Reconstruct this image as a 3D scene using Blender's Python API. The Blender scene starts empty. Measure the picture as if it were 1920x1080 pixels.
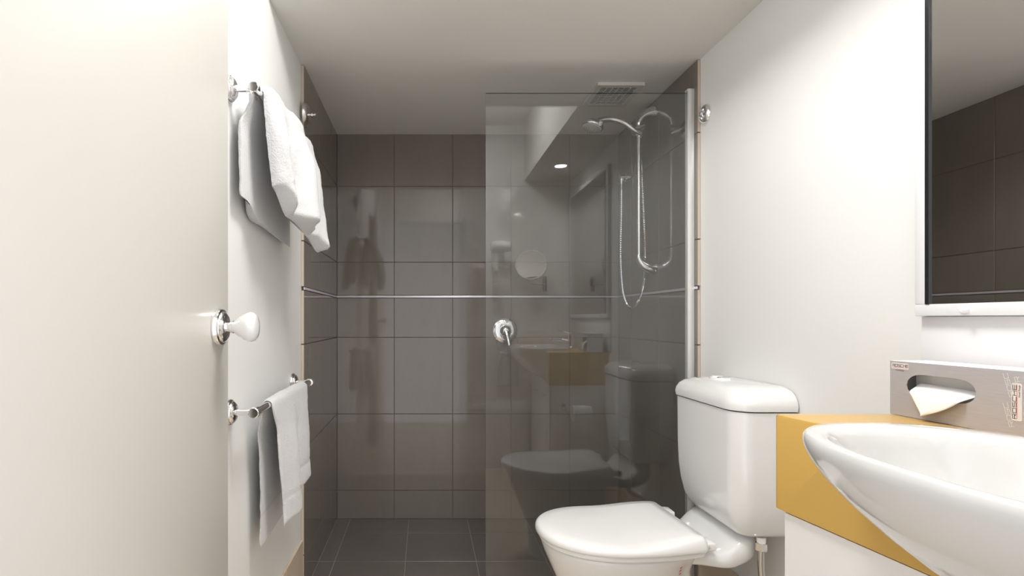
import bpy, bmesh, math, random
from mathutils import Vector, Matrix, noise
random.seed(7)
PI = math.pi
scene = bpy.context.scene
COL = scene.collection

# ------------------------------------------------------------------ camera, world, exposure
F_PX, CX, CY, EYE = 1008.0, 797.0, 598.0, 1.071
cam_d = bpy.data.cameras.new('camera')
cam = bpy.data.objects.new('camera', cam_d); COL.objects.link(cam)
cam.location = (0, 0, EYE)
cam.rotation_euler = (PI/2, 0, 0)
cam_d.sensor_width = 36.0
cam_d.lens = F_PX/1920*36.0
cam_d.shift_x = (960-CX)/1920.0
cam_d.shift_y = (CY-540)/1920.0
cam_d.clip_start = 0.02
scene.camera = cam

world = bpy.data.worlds.new('world'); scene.world = world
world.use_nodes = True
wb = world.node_tree.nodes['Background']
wb.inputs[0].default_value = (0.97, 0.98, 1.0, 1)
wb.inputs[1].default_value = 0.75
scene.view_settings.view_transform = 'Standard'
scene.view_settings.look = 'None'
scene.view_settings.gamma = 1.0
scene.view_settings.use_curve_mapping = False
scene.view_settings.exposure = 1.06

LAMP_STRENGTH = 18.5      # round ceiling lamp in the raised ceiling
DOWNLIGHT_W = 3.5        # spot above the vanity

# ------------------------------------------------------------------ room numbers (metres)
XL, XR = -0.483, 1.049          # painted side walls
TL, TR = -0.471, 1.037          # tile faces of side walls
YB = 2.88                       # tile face of back wall
YTL, YTR = 2.092, 2.046         # front edge of the side-wall tiling
ZC, ZH = 2.06, 2.46             # low ceiling, raised ceiling
YF = 0.30                       # inner face of the doorway wall
REC_X, REC_Y = 0.71, 1.655      # edge of the raised ceiling

# ------------------------------------------------------------------ materials
def srgb(r, g, b):
    f = lambda c: (c/255/12.92) if c/255 <= 0.04045 else ((c/255+0.055)/1.055)**2.4
    return (f(r), f(g), f(b), 1)

def mat(name, col, rough=0.5, metal=0.0, spec=0.5, coat=0.0, emit=None, estr=0.0,
        nscale=0, namt=0.0, bump=0.0, bscale=50.0, nstretch=(1, 1, 1), sss=0.0, rand=0.0, sheen=0.0):
    m = bpy.data.materials.new(name); m.use_nodes = True
    nt = m.node_tree; b = nt.nodes['Principled BSDF']
    b.inputs['Base Color'].default_value = col
    b.inputs['Roughness'].default_value = rough
    b.inputs['Metallic'].default_value = metal
    b.inputs['Specular IOR Level'].default_value = spec
    b.inputs['Coat Weight'].default_value = coat
    b.inputs['Coat Roughness'].default_value = 0.04
    if sheen:
        b.inputs['Sheen Weight'].default_value = sheen
    if emit:
        b.inputs['Emission Color'].default_value = emit
        b.inputs['Emission Strength'].default_value = estr
    geo = None
    if nscale or bump:
        geo = nt.nodes.new('ShaderNodeNewGeometry')
        mp = nt.nodes.new('ShaderNodeMapping'); mp.inputs['Scale'].default_value = nstretch
        nt.links.new(geo.outputs['Position'], mp.inputs['Vector'])
    fac = None
    if nscale:
        n = nt.nodes.new('ShaderNodeTexNoise'); n.inputs['Scale'].default_value = nscale
        n.inputs['Detail'].default_value = 6; n.inputs['Roughness'].default_value = 0.6
        nt.links.new(mp.outputs['Vector'], n.inputs['Vector'])
        fac = n.outputs['Fac']
    if nscale or rand:
        hsv = nt.nodes.new('ShaderNodeHueSaturation')
        hsv.inputs['Color'].default_value = col
        val = nt.nodes.new('ShaderNodeMath'); val.operation = 'MULTIPLY_ADD'
        val.inputs[1].default_value = namt*2; val.inputs[2].default_value = 1-namt
        val.inputs[0].default_value = 0.5
        if fac: nt.links.new(fac, val.inputs[0])
        out = val.outputs[0]
        if rand:
            oi = nt.nodes.new('ShaderNodeObjectInfo')
            v2 = nt.nodes.new('ShaderNodeMath'); v2.operation = 'MULTIPLY_ADD'
            v2.inputs[1].default_value = rand*2
            nt.links.new(oi.outputs['Random'], v2.inputs[0])
            v3 = nt.nodes.new('ShaderNodeMath'); v3.operation = 'SUBTRACT'; v3.inputs[1].default_value = rand
            nt.links.new(out, v2.inputs[2]); nt.links.new(v2.outputs[0], v3.inputs[0])
            out = v3.outputs[0]
        nt.links.new(out, hsv.inputs['Value'])
        nt.links.new(hsv.outputs['Color'], b.inputs['Base Color'])
    if bump:
        n2 = nt.nodes.new('ShaderNodeTexNoise'); n2.inputs['Scale'].default_value = bscale
        n2.inputs['Detail'].default_value = 3
        nt.links.new(geo.outputs['Position'], n2.inputs['Vector'])
        bp = nt.nodes.new('ShaderNodeBump'); bp.inputs['Strength'].default_value = bump
        bp.inputs['Distance'].default_value = 0.002
        nt.links.new(n2.outputs['Fac'], bp.inputs['Height'])
        nt.links.new(bp.outputs['Normal'], b.inputs['Normal'])
    return m

M = {}
M['paint'] = mat('wall paint', srgb(235, 235, 233), 0.5, bump=0.12, bscale=90)
M['ceil'] = mat('ceiling paint', srgb(222, 220, 214), 0.7)
M['door'] = mat('door paint', srgb(208, 204, 198), 0.3, bump=0.05, bscale=25)
M['tile'] = mat('grey tile', srgb(122, 115, 107), 0.055, spec=0.65, nscale=5, namt=0.12, nstretch=(1.6, 1.6, 0.5), bump=0.04, bscale=5, rand=0.035)
M['ftile'] = mat('grey floor tile', srgb(106, 100, 95), 0.3, nscale=7, namt=0.14, bump=0.06, bscale=30, rand=0.04)
M['biscuit'] = mat('tile biscuit', srgb(196, 182, 166), 0.7)
M['grout'] = mat('grout', srgb(112, 101, 92), 0.9)
M['grout_light'] = mat('pale grout', srgb(168, 156, 144), 0.9)
M['beige'] = mat('beige tile', srgb(214, 197, 176), 0.25, nscale=8, namt=0.05, rand=0.02)
M['strip'] = mat('silver strip', srgb(226, 223, 230), 0.25, metal=0.5)
M['chrome'] = mat('chrome', (0.86, 0.86, 0.87, 1), 0.06, metal=1.0)
M['satin'] = mat('satin chrome', (0.62, 0.60, 0.57, 1), 0.28, metal=1.0)
M['alu'] = mat('white aluminium', srgb(228, 228, 226), 0.3, metal=0.35)
M['porcelain'] = mat('white porcelain', srgb(234, 234, 233), 0.08, coat=0.4)
M['basin'] = mat('basin ceramic', srgb(212, 212, 211), 0.08, coat=0.4)
M['plastic'] = mat('white plastic', srgb(245, 245, 244), 0.16, coat=0.2)
M['greyplastic'] = mat('grey plastic', srgb(205, 203, 196), 0.4)
M['yellow'] = mat('yellow laminate', srgb(206, 167, 90), 0.28, bump=0.02, bscale=200)
M['white_lam'] = mat('white laminate', srgb(238, 236, 234), 0.25)
M['dark'] = mat('dark void', (0.012, 0.011, 0.010, 1), 0.8)
M['mirror'] = mat('mirror', (0.80, 0.80, 0.79, 1), 0.0, metal=1.0)
M['mirror_edge'] = mat('mirror edge', (0.02, 0.02, 0.022, 1), 0.15)
M['frame'] = mat('white frame', srgb(236, 237, 240), 0.3)
M['splash'] = mat('splashback panel', srgb(240, 239, 241), 0.12)
M['towel'] = mat('white terry', srgb(207, 207, 208), 0.95, spec=0.1, bump=1.0, bscale=260, sheen=0.2)
M['towel_band'] = mat('towel woven band', srgb(204, 203, 202), 0.8, spec=0.1, bump=0.3, bscale=600)
M['tissue'] = mat('tissue', srgb(250, 250, 250), 0.9, spec=0.1)
M['boxwhite'] = mat('box white edge', srgb(240, 238, 238), 0.5)
M['brushed'] = mat('brushed print', srgb(184, 180, 183), 0.38, spec=0.4, metal=0.15, nscale=30, namt=0.16, nstretch=(1, 1, 22))
M['ink'] = mat('black ink', srgb(40, 36, 34), 0.6)
M['red'] = mat('red ink', srgb(214, 60, 72), 0.6)
M['label'] = mat('label paper', srgb(226, 220, 216), 0.45)
M['ghost'] = mat('pale print', srgb(228, 223, 220), 0.5)
M['rubber'] = mat('dark rubber', srgb(50, 48, 46), 0.6)
M['lens'] = mat('lamp diffuser', (1, 1, 1, 1), 0.4, emit=(1.0, 0.985, 0.97, 1), estr=LAMP_STRENGTH)
M['dlens'] = mat('downlight lens', (1, 1, 1, 1), 0.4, emit=(1.0, 0.95, 0.86, 1), estr=14)

def glass_mat():
    m = bpy.data.materials.new('shower glass'); m.use_nodes = True
    nt = m.node_tree; nt.nodes.clear()
    out = nt.nodes.new('ShaderNodeOutputMaterial')
    tr = nt.nodes.new('ShaderNodeBsdfTransparent'); tr.inputs[0].default_value = (0.91, 0.92, 0.92, 1)
    gl = nt.nodes.new('ShaderNodeBsdfGlossy'); gl.inputs['Roughness'].default_value = 0.0
    gl.inputs[0].default_value = (1, 1, 1, 1)
    lw = nt.nodes.new('ShaderNodeLayerWeight'); lw.inputs['Blend'].default_value = 0.5
    pw = nt.nodes.new('ShaderNodeMath'); pw.operation = 'POWER'; pw.inputs[1].default_value = 5
    ma = nt.nodes.new('ShaderNodeMath'); ma.operation = 'MULTIPLY_ADD'
    ma.inputs[1].default_value = 0.945; ma.inputs[2].default_value = 0.055
    mx = nt.nodes.new('ShaderNodeMixShader')
    nt.links.new(lw.outputs['Facing'], pw.inputs[0]); nt.links.new(pw.outputs[0], ma.inputs[0])
    nt.links.new(ma.outputs[0], mx.inputs[0]); nt.links.new(tr.outputs[0], mx.inputs[1])
    nt.links.new(gl.outputs[0], mx.inputs[2]); nt.links.new(mx.outputs[0], out.inputs[0])
    return m
M['glass'] = glass_mat()
M['glass_edge'] = mat('glass edge', srgb(62, 74, 70), 0.1)

# ------------------------------------------------------------------ helpers
def link(name, me, parent=None, loc=None):
    o = bpy.data.objects.new(name, me); COL.objects.link(o)
    if loc is not None: o.location = loc
    if parent is not None:
        o.parent = parent
        o.matrix_parent_inverse = Matrix.Translation(-world_loc(parent))
    return o

def world_loc(o):
    return Vector(o.get('_wl', (0, 0, 0)))

def tag(o, label=None, cat=None, group=None, kind=None):
    if label: o['label'] = label
    if cat: o['category'] = cat
    if group: o['group'] = group
    if kind: o['kind'] = kind
    return o

def thing(name, loc, label, cat, group=None):
    o = bpy.data.objects.new(name, None); COL.objects.link(o)
    o.location = loc; o['_wl'] = tuple(loc); o.empty_display_size = 0.05
    return tag(o, label, cat, group)

class MB:
    """collects geometry for one mesh object, in world coordinates"""
    def __init__(s):
        s.v = []; s.f = []; s.m = []
    def add(s, verts, faces, mi=0):
        n = len(s.v); s.v += [tuple(p) for p in verts]
        s.f += [tuple(i+n for i in f) for f in faces]; s.m += [mi]*len(faces)
        return s
    def box(s, x0, x1, y0, y1, z0, z1, mi=0, bevel=0.0, seg=2):
        if bevel:
            bm = bmesh.new(); bmesh.ops.create_cube(bm, size=1)
            for v in bm.verts:
                v.co = Vector(((x0+x1)/2+v.co.x*(x1-x0), (y0+y1)/2+v.co.y*(y1-y0), (z0+z1)/2+v.co.z*(z1-z0)))
            bmesh.ops.bevel(bm, geom=list(bm.edges), offset=bevel, segments=seg, profile=0.5, affect='EDGES')
            s.from_bm(bm, mi); bm.free(); return s
        v = [(x0,y0,z0),(x1,y0,z0),(x1,y1,z0),(x0,y1,z0),(x0,y0,z1),(x1,y0,z1),(x1,y1,z1),(x0,y1,z1)]
        return s.add(v, [(0,3,2,1),(4,5,6,7),(0,1,5,4),(1,2,6,5),(2,3,7,6),(3,0,4,7)], mi)
    def from_bm(s, bm, mi=0):
        bm.verts.index_update()
        return s.add([v.co[:] for v in bm.verts], [[v.index for v in f.verts] for f in bm.faces], mi)
    def rings(s, rings, mi=0, cap0=True, cap1=True, closed=True):
        n = len(rings[0]); vs = [p for r in rings for p in r]; fs = []
        for i in range(len(rings)-1):
            for j in range(n if closed else n-1):
                k = (j+1) % n
                fs.append((i*n+j, i*n+k, (i+1)*n+k, (i+1)*n+j))
        if cap0: fs.append(tuple(range(n-1, -1, -1)))
        if cap1: fs.append(tuple((len(rings)-1)*n+j for j in range(n)))
        return s.add(vs, fs, mi)
    def lathe(s, prof, origin, axis=(0,0,1), n=28, mi=0, cap0=True, cap1=True):
        """prof: list of (radius, height along axis)"""
        ax = Vector(axis).normalized(); q = ax.to_track_quat('Z', 'Y'); o = Vector(origin)
        rs = []
        for r, h in prof:
            rs.append([o + q @ Vector((max(r, 1e-5)*math.cos(2*PI*k/n), max(r, 1e-5)*math.sin(2*PI*k/n), h)) for k in range(n)])
        return s.rings(rs, mi, cap0, cap1)
    def tube(s, pts, r, n=12, mi=0, cap=True):
        pts = [Vector(p) for p in pts]; rs = []
        rad = r if isinstance(r, (list, tuple)) else [r]*len(pts)
        t0 = (pts[1]-pts[0]).normalized()
        up = Vector((0,0,1)) if abs(t0.z) < 0.9 else Vector((1,0,0))
        nrm = (up - t0*up.dot(t0)).normalized()
        for i, p in enumerate(pts):
            t = (pts[min(i+1, len(pts)-1)]-pts[max(i-1, 0)]).normalized()
            nrm = (nrm - t*nrm.dot(t)).normalized(); b = t.cross(nrm)
            rs.append([p + (nrm*math.cos(2*PI*k/n)+b*math.sin(2*PI*k/n))*rad[i] for k in range(n)])
        return s.rings(rs, mi, cap, cap)
    def build(s, name, mats, parent=None, smooth=40, flip_fix=True):
        me = bpy.data.meshes.new(name); me.from_pydata(s.v, [], s.f)
        for m_ in (mats if isinstance(mats, (list, tuple)) else [mats]):
            me.materials.append(M[m_] if isinstance(m_, str) else m_)
        for p, mi in zip(me.polygons, s.m): p.material_index = mi
        if flip_fix:
            bm = bmesh.new(); bm.from_mesh(me)
            bmesh.ops.recalc_face_normals(bm, faces=bm.faces); bm.to_mesh(me); bm.free()
        if smooth:
            me.polygons.foreach_set('use_smooth', [True]*len(me.polygons))
            me.set_sharp_from_angle(angle=math.radians(smooth))
        me.update()
        o = link(name, me, parent)
        return o

def catmull(pts, n=10):
    P = [Vector(p) for p in pts]; out = []
    for i in range(len(P)-1):
        p0 = P[max(i-1, 0)]; p1 = P[i]; p2 = P[i+1]; p3 = P[min(i+2, len(P)-1)]
        for k in range(n):
            t = k/n
            out.append(0.5*((2*p1)+(p2-p0)*t+(2*p0-5*p1+4*p2-p3)*t*t+(3*p1-p0-3*p2+p3)*t**3))
    out.append(P[-1]); return out

def rrect(x0, x1, y0, y1, r, n=6):
    """rounded rectangle outline in plan, r one radius or 4: (x0y0, x1y0, x1y1, x0y1)"""
    rr = r if isinstance(r, (list, tuple)) else (r,)*4
    out = []
    for (cx, cy, a0), q in zip(((x0, y0, PI), (x1, y0, 1.5*PI), (x1, y1, 0), (x0, y1, 0.5*PI)), rr):
        ox = cx + (q if cx == x0 else -q); oy = cy + (q if cy == y0 else -q)
        for k in range(n+1):
            a = a0 + k/n*PI/2
            out.append((ox+q*math.cos(a), oy+q*math.sin(a)))
    return out

def sub(o, lv=2):
    md = o.modifiers.new('subdivision', 'SUBSURF'); md.levels = lv; md.render_levels = lv
    return o

def struct(o, label, cat):
    return tag(o, label, cat, kind='structure')

# ------------------------------------------------------------------ setting: shell
wall_back = struct(MB().box(XL-0.1, XR+0.1, YB+0.0025, YB+0.12, -0.1, ZH+0.1).build('wall_back', 'grout', smooth=0),
                   'grey tiled back wall of the shower recess', 'wall')
def side_wall(name, xp, xo, ytile, xt, label):
    mb = MB().box(min(xp, xo), max(xp, xo), YF-0.1, YB+0.0025, -0.1, ZH+0.1, 0)
    g = xt + (0.0025 if xt > 0 else -0.0025)
    mb.box(min(g, xp), max(g, xp), ytile+0.012, YB+0.0025, 0.0, ZC, 1)
    return struct(mb.build(name, ['paint', 'grout'], smooth=0), label, 'wall')
wall_left = side_wall('wall_left', XL, XL-0.1, YTL, TL, 'white painted left wall with towel rails, tiled in the shower')
wall_right = side_wall('wall_right', XR, XR+0.1, YTR, TR, 'white painted right wall behind the toilet, tiled in the shower')
wf = MB().box(0.43, XR, YF-0.1, YF, -0.1, ZH+0.1).box(XL, 0.43, YF-0.1, YF, 2.05, ZH+0.1)
wall_front = struct(wf.build('wall_front', 'paint', smooth=0), 'white doorway wall behind the camera', 'wall')
cl = MB().box(XL-0.1, XR+0.1, REC_Y, YB+0.1, ZC, ZH+0.1)
cl.box(REC_X, XR+0.1, YF-0.1, REC_Y, ZC, ZH+0.1)
cl.box(XL-0.1, REC_X, YF-0.1, REC_Y, ZH, ZH+0.1)
ceiling = struct(cl.build('ceiling', 'ceil', smooth=0), 'off white ceiling lowered over the shower and vanity', 'ceiling')
floor = struct(MB().box(XL-0.1, XR+0.1, YF-0.1, YB+0.1, -0.12, -0.0025).build('floor', 'grout_light', smooth=0),
               'tiled bathroom and shower floor', 'floor')

# tiles: one mesh per distinct size
TILE_CACHE = {}
def tile(parent, axis, c, sx, sy, sz, mats, biscuit=False, bevel=0.0007, name='tile'):
    key = (axis, round(sx, 4), round(sy, 4), round(sz, 4), mats, biscuit)
    me = TILE_CACHE.get(key)
    if me is None:
        bm = bmesh.new(); bmesh.ops.create_cube(bm, size=1)
        for v in bm.verts: v.co = Vector((v.co.x*sx, v.co.y*sy, v.co.z*sz))
        bmesh.ops.bevel(bm, geom=list(bm.edges), offset=bevel, segments=1, affect='EDGES')
        me = bpy.data.meshes.new(name)
        for f in bm.faces:
            f.material_index = 1 if (biscuit and f.normal.y < -0.9) else 0
        bm.to_mesh(me); bm.free()
        me.materials.append(M[mats]); me.materials.append(M['biscuit'])
        TILE_CACHE[key] = me
    o = bpy.data.objects.new(name, me); COL.objects.link(o); o.location = c; o.parent = parent
    return o

G = 0.003
rows = [0.0, 0.152, 0.562, 0.972, 1.185, None, 1.375, 1.781, ZC]
row_bands = [(0.0, .152), (.152, .562), (.562, .972), (.972, 1.1835), (1.1965, 1.375), (1.375, 1.781), (1.781, ZC)]
cols = [TL, -0.165, 0.148, 0.461, 0.774, TR]
for z0, z1 in row_bands:
    for x0, x1 in zip(cols[:-1], cols[1:]):
        tile(wall_back, 'y', ((x0+x1)/2, YB+0.00125, (z0+z1)/2), x1-x0-G, 0.0025, z1-z0-G, 'tile')
for wall, xt, yt in ((wall_left, TL, YTL), (wall_right, TR, YTR)):
    sg = -1 if xt < 0 else 1
    ys = [yt, 2.387, 2.70, YB]
    for z0, z1 in row_bands:
        for k, (y0, y1) in enumerate(zip(ys[:-1], ys[1:])):
            if k == 0:
                tile(wall, 'x', (xt+sg*0.0058, (y0+y1-G/2)/2, (z0+z1)/2), 0.0116, y1-y0-G/2, z1-z0-G, 'tile', biscuit=True)
            else:
                tile(wall, 'x', (xt+sg*0.00125, (y0+y1)/2, (z0+z1)/2), 0.0025, y1-y0-G, z1-z0-G, 'tile')
# thin metallic feature strip, one piece to each wall
st = [MB().box(TL, TR, YB-0.002, YB+0.0024, 1.185, 1.195, bevel=0.0008).build('feature_strip', 'strip', wall_back)]
st.append(MB().box(TL-0.0024, TL+0.002, YTL+0.002, YB-0.002, 1.185, 1.195, bevel=0.0008).build('feature_strip', 'strip', wall_left))
st.append(MB().box(TR-0.002, TR+0.0024, YTR+0.002, YB-0.002, 1.185, 1.195, bevel=0.0008).build('feature_strip', 'strip', wall_right))
# shower floor
fx = [TL, -0.40, -0.087, 0.226, 0.539, 0.852, TR]
fy = [2.074, 2.375, 2.688, YB]
for x0, x1 in zip(fx[:-1], fx[1:]):
    for y0, y1 in zip(fy[:-1], fy[1:]):
        tile(floor, 'z', ((x0+x1)/2, (y0+y1)/2, -0.00125), x1-x0-G, y1-y0-G, 0.0025, 'ftile')
bx = [XL, -0.40, -0.087, 0.226, 0.539, 0.852, XR]
by = [YF, 0.522, 0.832, 1.142, 1.452, 1.762, 2.072]
for x0, x1 in zip(bx[:-1], bx[1:]):
    for y0, y1 in zip(by[:-1], by[1:]):
        tile(floor, 'z', ((x0+x1)/2, (y0+y1)/2, -0.00125), x1-x0-G, y1-y0-G, 0.0025, 'beige')
# beige skirting tiles
SK = 0.212
for side, x, yend, nm in ((-1, XL, YTL-0.001, 'baseboard_left'), (1, XR, YTR-0.001, 'baseboard_right')):
    mb = MB().box(min(x, x-side*0.006), max(x, x-side*0.006), YF, yend, 0, SK-0.004)
    b = struct(mb.build(nm, 'grout_light', smooth=0), 'beige tiled skirting along the %s wall' % ('left' if side < 0 else 'right'), 'skirting')
    y = yend
    first = True
    while y > YF+0.02:
        y0 = max(YF, (1.84 if side < 0 else 1.80) if first else y-0.31); first = False
        tile(b, 'x', (x-side*0.0045, (y0+y)/2, SK/2), 0.009, y-y0-0.002, SK, 'beige', name='skirting_tile')
        y = y0

# ------------------------------------------------------------------ lights the room has
LX, LY = 0.24, 1.03
lamp = thing('ceiling_lamp', (LX, LY, ZH), 'round opal lamp in the raised part of the ceiling', 'lamp')
MB().lathe([(0.0, 0), (0.262, 0), (0.262, -0.020), (0.25, -0.025), (0.0, -0.025)], (LX, LY, ZH), n=48).build('lamp_base', 'plastic', lamp)
MB().lathe([(0.240, -0.0255), (0.235, -0.04), (0.20, -0.058), (0.12, -0.072), (0.0, -0.078)], (LX, LY, ZH), n=48).build('lamp_diffuser', 'lens', lamp)

DLX, DLY = 0.875, 0.69
dl = thing('downlight', (DLX, DLY, ZC), 'small round recessed downlight over the vanity', 'lamp')
MB().lathe([(0.038, -0.001), (0.038, -0.004), (0.046, -0.007), (0.052, -0.005), (0.055, -0.0002)], (DLX, DLY, ZC), n=32, cap0=False, cap1=False).build('trim_ring', 'plastic', dl)
MB().lathe([(0.0, -0.0015), (0.0375, -0.0015), (0.036, -0.003), (0.0, -0.0045)], (DLX, DLY, ZC), n=32).build('lamp_lens', 'dlens', dl)
sd = bpy.data.lights.new('downlight_beam', 'SPOT'); sd.energy = DOWNLIGHT_W; sd.color = (1.0, 0.95, 0.87)
sd.spot_size = math.radians(150); sd.spot_blend = 0.6; sd.shadow_soft_size = 0.035
so = bpy.data.objects.new('downlight_beam', sd); COL.objects.link(so); so.parent = dl
so.location = (0, 0, -0.008)

# ------------------------------------------------------------------ door with knob
DX = -0.41
door = struct(MB().box(DX-0.035, DX, 0.345, 1.12, 0.008, 2.03, bevel=0.0015).build('door_1', 'door'),
              'cream painted door standing open against the left wall', 'door')
KY, KZ = 1.066, 1.055
MB().lathe([(0.0375, 0.0003), (0.0375, 0.004), (0.035, 0.009), (0.031, 0.0105), (0.030, 0.013), (0.024, 0.0165), (0.012, 0.018)],
           (DX, KY, KZ), (1, 0, 0), n=36).build('knob_rosette', 'chrome', door)
MB().lathe([(0.0095, 0.017), (0.0095, 0.026), (0.0125, 0.0265), (0.0125, 0.030), (0.0098, 0.031)], (DX, KY, KZ), (1, 0, 0), n=24).build('knob_neck', 'chrome', door)
MB().lathe([(0.010, 0.0295), (0.0125, 0.033), (0.019, 0.042), (0.0255, 0.052), (0.0292, 0.061), (0.0300, 0.066), (0.0275, 0.072), (0.0235, 0.0755), (0.012, 0.077), (0.0, 0.0772)],
           (DX, KY, KZ), (1, 0, 0), n=32).build('knob', 'porcelain', door)
MB().box(DX-0.025, DX-0.010, 1.1201, 1.1215, 1.0, 1.12).build('latch_plate', 'satin', door)

# ------------------------------------------------------------------ towel rails
RX = -0.418
def towel_rail(z, label, y0=1.318, y1=1.948):
    t = thing('towel_rail', (XL, y0, z), label, 'towel rail', 'chrome towel rails on the left wall')
    for y in (y0, y1):
        MB().lathe([(0.033, 0.0004), (0.033, 0.005), (0.030, 0.010), (0.0275, 0.011), (0.026, 0.015), (0.019, 0.0195), (0.0095, 0.022)],
                   (XL, y, z), (1, 0, 0), n=32).build('rosette', 'chrome', t)
        MB().lathe([(0.0085, 0.020), (0.0085, 0.056), (0.0085, 0.066)], (XL, y, z), (1, 0, 0), n=16).build('bracket_arm', 'chrome', t)
    MB().lathe([(0.0115, -0.012), (0.0135, -0.010), (0.0135, 0.012), (0.0105, 0.013), (0.0105, y1-y0-0.013), (0.0135, y1-y0-0.012), (0.0135, y1-y0+0.010), (0.0115, y1-y0+0.012)],
               (RX, y0, z), (0, 1, 0), n=24).build('bar', 'chrome', t)
    return t
towel_rail(1.636, 'upper chrome towel rail holding the big bath towel')
towel_rail(0.842, 'lower chrome towel rail holding the small hand towel')

# ------------------------------------------------------------------ towels draped over the rails
def sm(a, b, x):
    t = max(0, min(1, (x-a)/(b-a))); return t*t*(3-2*t)
def bumpf(x, c, w):
    return math.exp(-((x-c)/w)**2)

def drape(y0, y1, zbar, len_w, len_r, th_in, th_w, th_r, off_r, ymap, nv=110, nu=160, seed=0, nz=0.003, off_w=0.0):
    """closed tube of cloth: path from the wall-side hem over the bar to the room-side hem.
    len_*(u) lengths, th_*(u,d) outward thickness, off_r(u,d) outward swing, ymap(u,d,side) shift along the bar"""
    R = 0.0118
    arc = PI*R
    rings = []
    for i in range(nv+1):
        v = -1 + 2*i/nv
        ring = []
        for j in range(nu):
            a = 2*PI*j/nu
            ca, sa = math.cos(a), math.sin(a)
            u = 0.5 + 0.5*math.copysign(abs(ca)**0.72, ca)
            outer = sa >= 0
            prof = abs(sa)**0.55
            side = -1 if v < 0 else 1
            # position along path
            av = abs(v)
            if av < 0.12:
                ph = v/0.12*PI/2; d = 0
                base = Vector((RX+math.sin(ph)*R, 0, zbar+math.cos(ph)*R)); nrm = Vector((math.sin(ph), 0, math.cos(ph)))
            else:
                L = len_w(u) if side < 0 else len_r(u)
                d = (av-0.12)/0.88*L
                base = Vector((RX+side*R, 0, zbar-d)); nrm = Vector((side, 0, 0))
            L = len_w(u) if side < 0 else len_r(u)
            endf = 1.0
            rem = L-d if av >= 0.12 else L
            if rem < 0.016: endf = math.sqrt(max(0.0, 1-(1-rem/0.016)**2))
            if side < 0: tho = th_w(u, d)
            else:
                w = sm(0, 1, v/0.12); tho = th_r(u, d)*w + th_w(u, 0)*(1-w)
            o_ = off_r(u, d) if side > 0 else 0
            n_ = (tho if outer else -th_in)*prof*max(endf, 0.02)
            mid = 0.0
            p = base + nrm*(n_ + mid)
            if side > 0: p.x += o_
            elif av >= 0.12: p.x -= off_w*sm(0, 0.09, d)
            yy = y0+(y1-y0)*u + ymap(u, d, side)
            p.y = yy
            nn = noise.noise(Vector((p.x*22+seed, p.y*22, p.z*16)))*nz + noise.noise(Vector((p.x*70+seed, p.y*70, p.z*70)))*nz*0.45
            if outer: p += nrm*nn*endf
            if p.x < XL+0.006: p.x = XL+0.006
            ring.append(p)
        rings.append(ring)
    return MB().rings(rings)

# big bath towel, folded lengthwise, on the upper rail
def lw(u): return 0.262 + 0.03*sm(0.1, 0.3, u) + 0.035*u
def lr(u): return 0.225 + 0.06*sm(0.0, 0.25, u) + 0.045*sm(0.3, 1, u) + 0.02*sm(0.75, 0.95, u)
def tw(u, d): return 0.017 + 0.010*(1-sm(0, 0.1, d)) + (0.014*bumpf(u, 0.32, 0.13) - 0.009*bumpf(u, 0.13, 0.04))*sm(0, 0.1, d)
def tr_(u, d):
    g = sm(0.0, 0.12, d)
    r = 0.040*bumpf(u, 0.07, 0.11) + 0.044*bumpf(u, 0.48, 0.16) + 0.040*bumpf(u, 0.90, 0.13)
    c1 = 0.20+0.07*sm(0, 0.3, d); c2 = 0.58+0.12*sm(0, 0.3, d)
    r -= 0.036*math.exp(-abs(u-c1)/0.03)*sm(0.01, 0.06, d)*(1-0.8*sm(0.17, 0.26, d)) + 0.026*math.exp(-abs(u-c2)/0.028)*sm(0.04, 0.14, d)
    r += 0.006*math.cos(u*23+d*9)*sm(0.03, 0.12, d)
    return 0.024 + r*(0.45+0.55*g)
def offr(u, d): return 0.05*(d/0.3)*(0.35+0.65*u)
def ym(u, d, s):
    if s > 0: return -0.10*sm(0, 0.33, d)*u + 0.035*sm(0.02, 0.3, d)*(1-u)
    return (-0.034*(1-u) - 0.05*u)*sm(0.01, 0.09, d)
t1 = thing('bath_towel', (RX, 1.35, 1.40), 'large fluffy white bath towel folded over the upper towel rail', 'towel')
o = drape(1.352, 1.845, 1.636, lw, lr, 0.0008, tw, tr_, offr, ym, seed=3, nz=0.0035, off_w=0.021).build('towel_body', 'towel', t1, smooth=70)
# hem of the towel's folded edge, seen at the wall side
# small hand towel on the lower rail
def lw2(u): return 0.392 - 0.01*u
def lr2(u): return 0.342 - 0.012*u + (-0.04)*sm(0.50, 0.56, u)
def tw2(u, d): return 0.0075 + 0.006*bumpf(u, 0.3, 0.2)*sm(0, 0.2, d)
def tr2(u, d):
    return 0.011 - 0.008*math.exp(-abs(u-0.54)/0.03)*sm(0.03, 0.12, d) + (0.020*bumpf(u, 0.26, 0.17) + 0.010*bumpf(u, 0.80, 0.18) - 0.003*bumpf(u, 0.53, 0.04))*sm(0.0, 0.15, d)
def off2(u, d): return 0.018*(d/0.34)
def ym2(u, d, s):
    if s > 0: return (0.035*sm(0.0, 0.08, d)+0.02*sm(0.1, 0.3, d))*(1-u) - 0.03*sm(0, 0.3, d)*u
    return 0.035*sm(0, 0.2, d)*(1-u) - 0.12*sm(0, 0.2, d)*u
t2 = thing('hand_towel', (RX, 1.43, 0.46), 'small white hand towel with woven band over the lower rail', 'towel')
mb = drape(1.425, 1.83, 0.842, lw2, lr2, 0.0008, tw2, tr2, off2, ym2, seed=11, nz=0.0022, off_w=0.016)
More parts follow.
